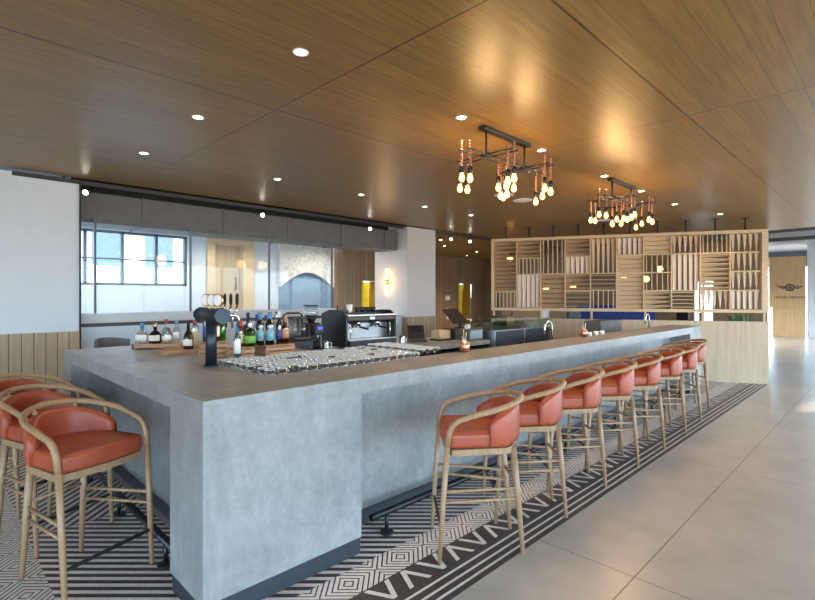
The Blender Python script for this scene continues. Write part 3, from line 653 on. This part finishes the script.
mo = thing('till_monitor', 'tilted dark brown touch-screen monitor seen from behind', 'monitor', (4.88,2.36,BK+.161), math.radians(12))
MB().box(-.07,.07,-.06,.06,0,.02).build('base', MT['black'], mo, .004); MB().box(-.02,.02,-.02,.02,.02,.12).build('stand', MT['black'], mo)
MB().box(-.23,.23,-.012,.012,-.02,.27,Matrix.Translation((0,0,.09)) @ Matrix.Rotation(-.75,4,'X')).build('monitor_panel', MT['screenp'], mo, .006)
# refrigerated display case
dc = thing('display_case', 'refrigerated counter display with black front panels and glass top', 'display case', (5.12,1.93,0))
MB().box(0,1.75,.02,.75,0,1.07).build('case_body', MT['steel_d'], dc); 
for k in range(2): MB().box(.07+k*.82,.80+k*.82,-.005,.02,.62,1.06).build('front_panel', MT['plinth'], dc)
for k in range(3): MB().box(.82*k+.02,.82*k+.06,-.01,.02,.3,1.08).build('corner_post', MT['steel'], dc)
MB().box(0,1.75,0,.006,1.075,1.21).box(0,.006,.006,.75,1.075,1.21).box(1.744,1.75,.006,.75,1.075,1.21).box(0,1.75,.0,.75,1.21,1.216).build('glass_top', thin_glass('greenish_glass',(.86,.90,.86),.06,.02,.4), dc)
MB().box(.05,1.7,.05,.7,1.07,1.075).build('shelf', MT['steel_d'], dc)
spk = tag(MB().box(-.12,.12,-.12,.12,0,.24).build('speaker_box', MT['black'], bevel=.01), 'black cube loudspeaker standing on the case behind the monitor', 'speaker'); spk.location = (6.6,2.86,1.0)
# cabinet under the speaker: end of the staff counter
ec = thing('end_cabinet', 'low dark staff cabinet behind the display case', 'cabinet', (5.12,2.70,0)); MB().box(0,2.0,0,.35,0,.98).build('cabinet_body', MT['plinth'], ec); MB().box(-.01,2.01,-.01,.36,.98,.999).build('cabinet_top', MT['concrete'], ec)
# faucets
def faucet(lab, x, y):
    t = thing('gooseneck_faucet', lab, 'faucet', (x,y,.901), 0, 'gooseneck faucets on the inner bar edge')
    MB().cyl((0,0,0),(0,0,.03),.024).build('base', MT['chrome'], t)
    MB().tube([(0,0,.03),(0,0,.32)]+[(-.085+.085*math.cos(a*PI/10),0,.32+.085*math.sin(a*PI/10)) for a in range(1,11)]+[(-.17,0,.25)],.011,10).build('spout', MT['chrome'], t)
    MB().cyl((0,.02,.06),(0,.07,.08),.006).build('lever', MT['chrome'], t)
faucet('chrome gooseneck faucet right of the black display case', atv(552,.54), .54); faucet('chrome gooseneck faucet at the far end of the bar near the screen', atv(649,.54), .54)
def copper(lab, x, y, rz):
    t = thing('copper_mug', lab, 'mug', (x,y,BZ+.001), rz, 'copper mugs on the bar')
    MB().lathe([(.03,0),(.045,.015),(.05,.05),(.043,.09),(.041,.09),(.047,.05),(.001,.012)],18).build('mug_body', MT['copper'], t)
    MB().tube([(-.045,0,.075),(-.08,0,.07),(-.08,0,.03),(-.047,0,.025)],.006,8).build('handle', MT['copper'], t)
    for k, (dx, dy) in enumerate(((.03,.01),(.05,-.012),(-.01,.02))):
        MB().cyl((dx*.3,dy*.3,.02),(dx,dy,.20-.03*k),.004).build('bar_spoon', MT['steel'], t); 
copper('copper mug with long bar spoons on the near half of the bar top', atv(464.5,.42), .42, .6); copper('copper mug with stirrers on the far half of the bar top', atv(584,.40), .40, .3)
for k, (px, lb) in enumerate(((589.5,'left tea-light glass beside the far copper mug'),(596,'middle tea-light glass of three near the far copper mug'),(602,'right tea-light glass of three near the far copper mug'))):
    t = tag(MB().lathe([(.025,0),(.03,.005),(.032,.045),(.03,.045),(.026,.01),(.001,.01)],12).build('tealight_holder', MT['paper']), lb, 'tea light', 'tea lights on the bar'); t.location = (atv(px,.42),.42,BZ+.001)
fb = thing('menu_panel', 'grey box panel standing behind the far end of the bar', 'panel', (7.2,1.2,0)); MB().box(0,.9,0,.3,0,1.17).build('panel_body', MT['duct'], fb, .004); MB().box(.02,.88,-.006,0,.1,1.1).build('panel_door', MT['duct'], fb)
# chair behind the left end of the bar
ch = thing('lounge_chair', 'dark grey chair whose backrest shows past the far left bar end', 'chair', (.62,3.75,0), .5)
MB().box(-.22,.22,-.22,.22,.66,.74).build('seat', MT['duct'], ch, .02)
vs = []; fs = []
for i in range(13):
    a = math.radians(-70+140*i/12); z = 1.135-.05*(1-math.cos(a))
    for (r, zz) in ((.24,.74),(.24,z),(.215,z),(.215,.74)): vs.append((r*math.sin(a), r*math.cos(a), zz))
for i in range(12):
    for j in range(4): fs.append((i*4+j,(i+1)*4+j,(i+1)*4+(j+1)%4,i*4+(j+1)%4))
fs += [(0,1,2,3),(51,50,49,48)]
MB().add(vs,fs,False).build('backrest', MT['duct'], ch, .008)
for sx in (-1,1):
    for sy in (-1,1): MB().cyl((sx*.19,sy*.19,.66),(sx*.21,sy*.21,0),.014,.011).build('leg', MT['black'], ch)

# ------------------------------------------------------------ slatted screen
P0, P1 = (7.73,3.81), (9.96,-.69)
SL = math.dist(P0,P1); SA = math.atan2(P1[1]-P0[1],P1[0]-P0[0])
hw = struct(MB().box(0,SL,-.02,.14,.0,1.13).build('wall_divider', MT['oakp'])); hw.location = (*P0,0); hw.rotation_euler = (0,0,SA)
bs = struct(MB().box(0,SL,-.032,-.02,0,.14).build('baseboard_divider', MT['oakp'])); bs.location = (*P0,0); bs.rotation_euler = (0,0,SA)
sc = thing('slatted_screen', 'pale oak room-divider screen of twisted slats hung from black rods', 'screen', (*P0,1.29), SA)
SH = 1.53; D0, D1 = 0., .12
MB().box(0,SL,D0,D1,0,.06).box(0,SL,D0,D1,SH-.06,SH).box(0,.06,D0,D1,.06,SH-.06).box(SL-.10,SL,D0,D1,.06,SH-.06).build('frame', MT['oak'], sc, .003)
cw = (SL-.16)/10
cells = [[('H',0,.76,'m',12),('V',.76,1,'o',6)],[('H',0,.26,'m',4),('V',.26,.5,'o',6),('V',.5,1,'c',5)],[('V',0,.5,'o',5),('H',.5,1,'c',7)],[('H',0,.25,'m',4),('V',.25,.5,'c',5),('H',.5,.75,'m',4),('H',.75,1,'o',4)],[('V',0,.5,'m',5),('H',.5,.74,'o',4),('V',.74,1,'o',5)],
 [('V',0,.25,'c',5),('H',.25,.5,'c',4),('H',.5,1,'c',8)],[('H',0,.25,'c',4),('V',.25,.5,'o',5),('V',.5,.75,'o',5),('H',.75,1,'m',4)],[('V',0,.25,'t',5),('V',.25,.75,'c',5),('H',.75,1,'o',5)],[('V',0,.25,'o',6),('H',.25,.75,'m',8),('V',.75,1,'t',5)],[('V',0,.25,'t',5),('V',.25,.5,'m',5),('V',.5,.75,'m',5),('V',.75,1,'c',5)]]
def slat(mb, a, b, wid, th, a0, a1, vertical):
    """a->b centre line, twisting from a0 to a1; angle 0 = edge on"""
    n = 8; vs = []; fs = []
    A, B = Vector(a), Vector(b)
    for i in range(n+1):
        k = i/n; p = A.lerp(B,k); an = a0+(a1-a0)*k
        wv = Vector((math.sin(an),math.cos(an),0)) if vertical else Vector((0,math.cos(an),math.sin(an)))
        tv = Vector((math.cos(an),-math.sin(an),0)) if vertical else Vector((0,-math.sin(an),math.cos(an)))
        for sx, sy in ((-1,-1),(1,-1),(1,1),(-1,1)): vs.append(p+wv*wid/2*sx+tv*th/2*sy)
    for i in range(n):
        for j in range(4): fs.append((i*4+j,i*4+(j+1)%4,(i+1)*4+(j+1)%4,(i+1)*4+j))
    fs += [(3,2,1,0),(n*4,n*4+1,n*4+2,n*4+3)]
    mb.add(vs,fs,False)
HI = SH-.12
for i, col in enumerate(cells):
    x0 = .06+cw*i; x1 = x0+cw-.022
    if i: MB().box(x0-.022,x0,D0+.005,D1-.005,.06,SH-.06).build('mullion', MT['oak'], sc)
    for (k, t0, t1, md, n) in col:
        za = .06+HI*(1-t1); zb = .06+HI*(1-t0)
        if t0 > 0: MB().box(x0,x1,D0+.01,D1-.01,zb-.011,zb+.011).build('crossbar', MT['oak'], sc)
        mb = MB(); A = {'o':(.0,.10),'m':(.25,1.0),'c':(.85,1.1),'t':(.2,1.15)}[md]
        if k == 'V':
            for q in range(n):
                x = x0+(x1-x0)*(q+.5)/n; slat(mb,(x,.06,za+.012),(x,.06,zb-.012),.088,.013,A[0]*.9,A[1]*.9,True)
            mb.build('slat_panel', MT['slatp'] if md == 'c' else MT['oaks'], sc)
        else:
            for q in range(n):
                z = za+(zb-za)*(q+.5)/n; slat(mb,(x0,.06,z),(x1,.06,z),.088,.012,-A[1],-A[0],False)
            mb.build('slat_panel', MT['slatb'] if i < 5 else MT['oakh'], sc)
    x = .06+cw*(i+.5)
    rd = MB().cyl((x,.06,SH),(x,.06,H-1.29),.016,n=10).build('hanger_rod', MT['black'], sc)
    MB().box(x-.05,x+.05,.02,.10,H-1.29-.012,H-1.29).build('flange', MT['black'], rd)
for k in range(6):
    x = .05+k*(SL-.1)/5
    MB().box(x-.02,x+.02,.04,.08,-.16,0).build('support_post', MT['oak'], sc)

# ------------------------------------------------------------ chandeliers, downlights, sconce
cd = thing('chandelier', 'black industrial chandelier with copper stems and filament bulbs, nearer of two', 'chandelier', (2.80,.155,H), 0, 'bar chandeliers')
MB().box(-.37,.37,-.035,.035,-.03,0).build('canopy', MT['black'], cd, .004)
HZ = -.25
bm_stem = None
for s in (-1,1):
    hx = s*.305
    MB().cyl((hx,0,-.03),(hx,0,HZ),.009,n=10).build('rod', MT['black'], cd)
    MB().cyl((hx,0,HZ-.02),(hx,0,HZ+.02),.05,n=18).build('hub', MT['black'], cd)
    for dx, dy in ((1,0),(-1,0),(0,1),(0,-1)):
        for e in (-.042,.042):
            ln = .25 if dx == 0 else (.235 if dx*s < 0 else .275)
            c = Vector((hx,0,HZ)); d = Vector((dx,dy,0)); l = Vector((-dy,dx,0))*e
            MB().cyl(c+l, c+l+d*(ln+.04), .0075, n=8).build('arm', MT['black'], cd)
            p = c+l+d*(ln+random.uniform(-.015,.015)); dz = random.choice((0,-.02,.02)); hh = .07
            prof = []
            for q in range(9):
                z = p.z+dz+hh-.19*q/8; prof += [(.006,z-.003),(.012,z-.008),(.012,z-.015),(.006,z-.020)]
            stm = MB().lathe([(r,z) for r,z in prof],10,(p.x,p.y,0)).build('stem', MT['stemc'], cd)
            zb = prof[-1][1]
            so = MB().lathe([(.012,zb),(.021,zb-.01),(.021,zb-.06),(.014,zb-.065)],12,(p.x,p.y,0)).build('socket', MT['metal'], stm)
            MB().lathe([(.012,zb-.064),(.017,zb-.08),(.024,zb-.10),(.0235,zb-.117),(.015,zb-.132),(.002,zb-.137)],12,(p.x,p.y,0)).build('bulb', MT['bulb'], stm)
cd2 = dup(cd, (5.41,.145,H), None, 'black industrial chandelier with copper stems, farther one near the screen')
def lamp(name, kind, loc, energy, col, size=.05, rot=None, **k):
    l = bpy.data.lights.new(name, kind); l.energy = energy; l.color = col
    if kind in ('POINT','SPOT'): l.shadow_soft_size = size
    for a, b in k.items(): setattr(l, a, b)
    o = bpy.data.objects.new(name, l); C.objects.link(o); o.location = loc
    if rot: o.rotation_euler = rot
    return o
for x in (2.5,3.1,5.1,5.7): lamp('chandelier_light', 'POINT', (x,.155,2.44), 14, (1.,.6,.26), .12)
dl = [(.645,.16),(2.155,.155),(3.42,.155),(4.9,.155),(6.1,.155),(7.48,.14),(.643,1.66),(.66,3.056),(2.19,3.09),(3.52,3.07),(4.85,3.07),(6.04,3.05),(9.07,-.13)]
names = ['nearest the camera over the bar corner','in front of the nearer chandelier','just past the nearer chandelier','before the farther chandelier','just past the farther chandelier','close in front of the slatted screen','over the middle of the short bar leg','over the far left bar end','above the liquor bottles','above the coffee grinder','left of the column','nearest the column','above the right part of the slatted screen']
d0 = None
for (x, y), nm in zip(dl, names):
    lb = 'round white recessed downlight ' + nm
    if d0 is None:
        d0 = thing('downlight', lb, 'ceiling light', (x,y,H), 0, 'recessed ceiling downlights')
        MB().lathe([(.036,-.001),(.048,-.001),(.048,-.007),(.036,-.005),(.036,-.001)],24,caps=False).build('trim_ring', MT['paper'], d0)
        MB().cyl((0,0,-.001),(0,0,-.004),.036,n=24).build('lens', MT['led'], d0)
    else: dup(d0, (x,y,H), None, lb)
    lamp('downlight_lamp', 'SPOT', (x,y,H-.02), 22, (1.,.80,.58), .05, spot_size=2.0, spot_blend=.6)
for k, (x, y, lb) in enumerate(((4.98,1.64,'left white round ceiling speaker behind the nearer chandelier'),(5.5,1.66,'right white round ceiling speaker behind the nearer chandelier'),(8.28,1.63,'white round ceiling speaker below the farther chandelier'))):
    t = thing('ceiling_speaker', lb, 'ceiling speaker', (x,y,H), 0, 'round ceiling speakers'); MB().cyl((0,0,-.012),(0,0,-.001),.13,n=28).build('grille', MT['paper'], t); MB().lathe([(.131,-.001),(.14,-.001),(.14,-.01),(.131,-.013),(.131,-.001)],28,caps=False).build('rim', MT['paper'], t)
for k, (x, y) in enumerate(((8.6,6.0),(9.8,6.9),(12.0,7.4),(10.4,8.4),(13,8.6))):
    dup(d0, (x,y,H), None, 'small recessed downlight in the corridor ceiling, ' + ['nearest the column','second from the column','third from the column','near the wooden wall','above the yellow doorway'][k], 'corridor downlights')
    if k in (0,2,3): lamp('downlight_lamp', 'SPOT', (x,y,H-.02), 120, (1.,.78,.52), .05, spot_size=2.2, spot_blend=.6)
for k, (x, y) in enumerate(((19.5,.2),(20.5,2.2))):
    dup(d0, (x,y,3.6), None, ['added fill downlight in front of the welcome wall','added fill downlight left of the welcome wall'][k], 'added reception fill lights')
    lamp('downlight_lamp', 'SPOT', (x,y,3.57), 260, (1.,.82,.6), .06, spot_size=2.2, spot_blend=.6)  # fill lamps added to brighten the welcome wall
for k, (x, y) in enumerate(((1.4,6.9),(3.7,6.9),(5.9,6.9))):
    dup(d0, (x,y,H+.1), None, ['added fill downlight in the lobby ceiling near the high window','added fill downlight in the lobby ceiling by the wooden doorway','added fill downlight in the lobby ceiling by the stone arch'][k], 'added lobby fill lights')
    lamp('downlight_lamp', 'SPOT', (x,y,H+.08), 115, (1.,.92,.82), .06, spot_size=2.5, spot_blend=.6)  # lobby lamps added only to lift the room behind the glass
sn = thing('wall_sconce', 'brass wall sconce with glowing glass tubes on the grey column face', 'wall light', (6.21,5.40,1.9))
MB().box(-.02,0,-.04,.04,-.1,.1).build('backplate', MT['brass'], sn, .004); MB().cyl((-.055,0,-.05),(-.055,0,.05),.035,n=16).build('holder', MT['brass'], sn); MB().box(-.05,-.02,-.015,.015,-.02,.02).build('bracket', MT['brass'], sn)
for a, b in ((.05,.28),(-.28,-.05)): MB().cyl((-.055,0,a),(-.055,0,b),.026,n=16).build('glass_tube', MT['tube'], sn)
lamp('sconce_light', 'POINT', (6.08,5.40,1.9), 5, (1.,.6,.28), .1)

# ------------------------------------------------------------ beyond the screen
a, b = at(773,336,0), at(806,337.2,0)
RA = math.atan2(b[1]-a[1], b[0]-a[0]); RL = math.dist(a,b)
rp = thing('reception_panel', 'tall oak slatted welcome wall with a dark winged emblem', 'feature wall', (a[0],a[1],0), RA)
MB().box(.0,RL,.02,.5,0,1.15).build('lower_panel', MT['honey'], rp)
mm = MB(); n = 18
for k in range(n): mm.box(-.12+k*(RL+.12)/n, -.12+(k+.93)*(RL+.12)/n, -.06,.02,1.15,3.15)
mm.box(-.12,RL,.02,.5,1.15,3.15); mm.build('slatted_front', MT['honey'], rp)
cx = RL*.52; mk = MB()
EZ = 1.93
mk.tube([(cx+.125*math.cos(2*PI*q/24),-.075,EZ+.125*math.sin(2*PI*q/24)) for q in range(24)],.02,6,None,True)
mk.cyl((cx,-.08,EZ),(cx,-.06,EZ),.06,n=16)
for sg_ in (-1,1):
    for q in range(3): mk.box(min(cx+sg_*.155,cx+sg_*(.42-.07*q)),max(cx+sg_*.155,cx+sg_*(.42-.07*q)),-.08,-.06,EZ+.04-q*.042,EZ+.066-q*.042)
mk.build('emblem', MT['screenp'], rp)
lt = MB()
for q in range(14):
    if q in (6,): continue
    x = cx-.44+q*.064; lt.box(x,x+.014,-.08,-.06,1.52,1.585); lt.box(x+.014,x+.042,-.08,-.06,1.52+(q%3)*.022,1.535+(q%3)*.022)
lt.build('lettering', MT['screenp'], rp)
cl = struct(MB().box(RL+.08,RL+.38,.1,.5,0,3.6).build('column_white', MT['white'])); cl.location = (a[0],a[1],0); cl.rotation_euler = (0,0,RA)
for k in range(3):
    t = thing('exposed_duct', ['large dark ceiling duct right of the slatted screen','thin grey pipe below the dark ceiling duct','grey service beam under the far ceiling'][k], 'duct', ((13.0,14.6,17.4)[k],-1,0))
    if k == 0: MB().box(0,1.2,-3.4,6,3.05,3.6).build('duct_body', MT['duct'], t)
    elif k == 1: [MB().cyl((0,-3,3.25),(0,6,3.25),.08).build('pipe', MT['steel_d'], t)]+[MB().box(-.01,.01,y-.01,y+.01,3.3,3.6).build('hanger', MT['black'], t) for y in (-2,1,4)]
    else: MB().box(0,.3,-3.4,6,3.25,3.6).build('beam', MT['duct'], t)
# seating seen through the gaps
sf = thing('sofa', 'navy blue upholstered sofa seen through the gap under the screen', 'sofa', (12.3,3.0,0), SA+PI)
MB().box(-1.0,1.0,-.4,.4,.15,.45).build('seat', MT['navy'], sf, .03); MB().box(-1.0,1.0,-.45,-.25,.45,1.35).build('backrest', MT['navy'], sf, .04)
for s in (-.9,.9):
    for q in (-.3,.3): MB().cyl((s,q,0),(s,q,.15),.02).build('leg', MT['black'], sf)
def dchair(lab, x, y, rz, m):
    t = thing('dining_chair', lab, 'chair', (x,y,0), rz, 'dining chairs behind the screen')
    MB().box(-.22,.22,-.22,.22,.42,.48).build('seat', m, t, .015); MB().box(-.21,.21,.18,.23,.48,1.22).build('backrest', m, t, .015)
    for sx in (-.19,.19):
        for sy in (-.19,.19): MB().cyl((sx,sy,.42),(sx,sy,0),.015,.011).build('leg', MT['black'], t)
dchair('dark high-backed chair behind the left half of the screen', 10.1,4.6,.6,MT['duct']); dchair('dark high-backed chair behind the middle of the screen', 11.0,3.4,-.4,MT['black']); dchair('pale high-backed chair behind the screen middle', 10.6,3.9,.2,MT['paper']); dchair('dark high-backed chair behind the right half of the screen', 12.3,1.2,.9,MT['black']); dchair('tan high-backed chair near the right end behind the screen', 11.6,.6,.3,MT['cushion'])
pt = thing('potted_plant', 'green leafy plant behind the right end of the half wall', 'plant', (11.3,-.05,0)); MB().lathe([(.14,0),(.2,.45),(.18,.45),(.001,.42)],18).build('pot', MT['paper'], pt)
lv = MB()
for q in range(60):
    an = random.uniform(0,2*PI); r = random.uniform(.15,.42); z = random.uniform(.75,1.3); p = Vector((0,0,.45)); e = Vector((r*math.cos(an),r*math.sin(an),z)); w = Vector((-math.sin(an),math.cos(an),0))*.035; m = p.lerp(e,.7)+Vector((0,0,.08))
    lv.add([p,m-w,e,m+w,p+Vector((0,0,.004)),m-w+Vector((0,0,.004)),e+Vector((0,0,.004)),m+w+Vector((0,0,.004))],[(0,1,2,3),(7,6,5,4),(0,4,5,1),(1,5,6,2),(2,6,7,3),(3,7,4,0)])
lv.build('foliage', MT['plant'], pt)
ws = struct(MB().box(14.3,14.4,-.01,1.2,0,3.5).box(14.3,14.4,1.65,8,0,3.5).box(14.3,14.4,1.2,1.65,2.0,3.5).box(14.3,14.4,1.2,1.65,0,.9).build('wall_dining', MT['oakw']))
def pend(lab, x, y, z):
    t = thing('pendant_lamp', lab, 'pendant lamp', (x,y,z), 0, 'pendant bulbs behind the screen')
    MB().sphere((0,0,0),.07).build('bulb', MT['bulb'], t); MB().cyl((0,0,.065),(0,0,.13),.03).build('socket', MT['black'], t); MB().cyl((0,0,.13),(0,0,3.04-z),.004,n=6).build('cord', MT['black'], t)
for px, py, d, lb in ((510,259,1.2,'leftmost'),(546,288,1.6,'second from the left'),(573,287,1.4,'third from the left'),(624,276,1.3,'above the middle'),(660,269,1.3,'right of the middle'),(646,279,1.0,'rightmost low')):
    zc = 10.9+d-.35*(px-491)/277*4; k = F/zc; X = (px-407.5)/k
    pend('warm bulb pendant glimpsed through the slats, ' + lb, (X+zc)/2**.5+CU, (zc-X)/2**.5+CV, CH-(py-296)/k)
# building outside the lobby window
bd = thing('apartment_building', 'pale building seen through the high lobby window', 'building', (-4,16,0))
MB().box(0,10,0,4,0,4.6).build('wall', MT['white'], bd); MB().box(-.3,10.3,-.8,4,4.6,5.4).build('roof', MT['screenp'], bd)
for k in range(6):
    w = MB().box(.6+k*1.6,1.5+k*1.6,-.03,0,2.6,3.7).build('window', MT['frame'], bd)

# ------------------------------------------------------------ daylight
w = bpy.data.worlds.new('sky'); SC.world = w; w.use_nodes = True; nt = w.node_tree; nt.nodes.clear()
tc = nt.nodes.new('ShaderNodeTexCoord'); sx = nt.nodes.new('ShaderNodeSeparateXYZ'); nt.links.new(tc.outputs['Generated'], sx.inputs[0])
rp_ = nt.nodes.new('ShaderNodeValToRGB'); nt.links.new(sx.outputs[2], rp_.inputs[0]); e = rp_.color_ramp.elements
e[0].position = 0.; e[0].color = (.40,.39,.37,1); e[1].position = .02; e[1].color = (.64,.85,1.,1); q = e.new(.6); q.color = (.36,.62,1.,1)
mp = nt.nodes.new('ShaderNodeBackground'); nt.links.new(rp_.outputs[0], mp.inputs[0]); mp.inputs[1].default_value = 8.5
ow = nt.nodes.new('ShaderNodeOutputWorld'); nt.links.new(mp.outputs[0], ow.inputs[0])
sun = lamp('sun', 'SUN', (10,-12,8), 5.0, (1.,.9,.76), .05); sun.data.angle = .02
el = math.radians(30); dr_ = Vector((-.75*math.cos(el), .66*math.cos(el), -math.sin(el)))
sun.rotation_euler = dr_.to_track_quat('-Z','Y').to_euler()
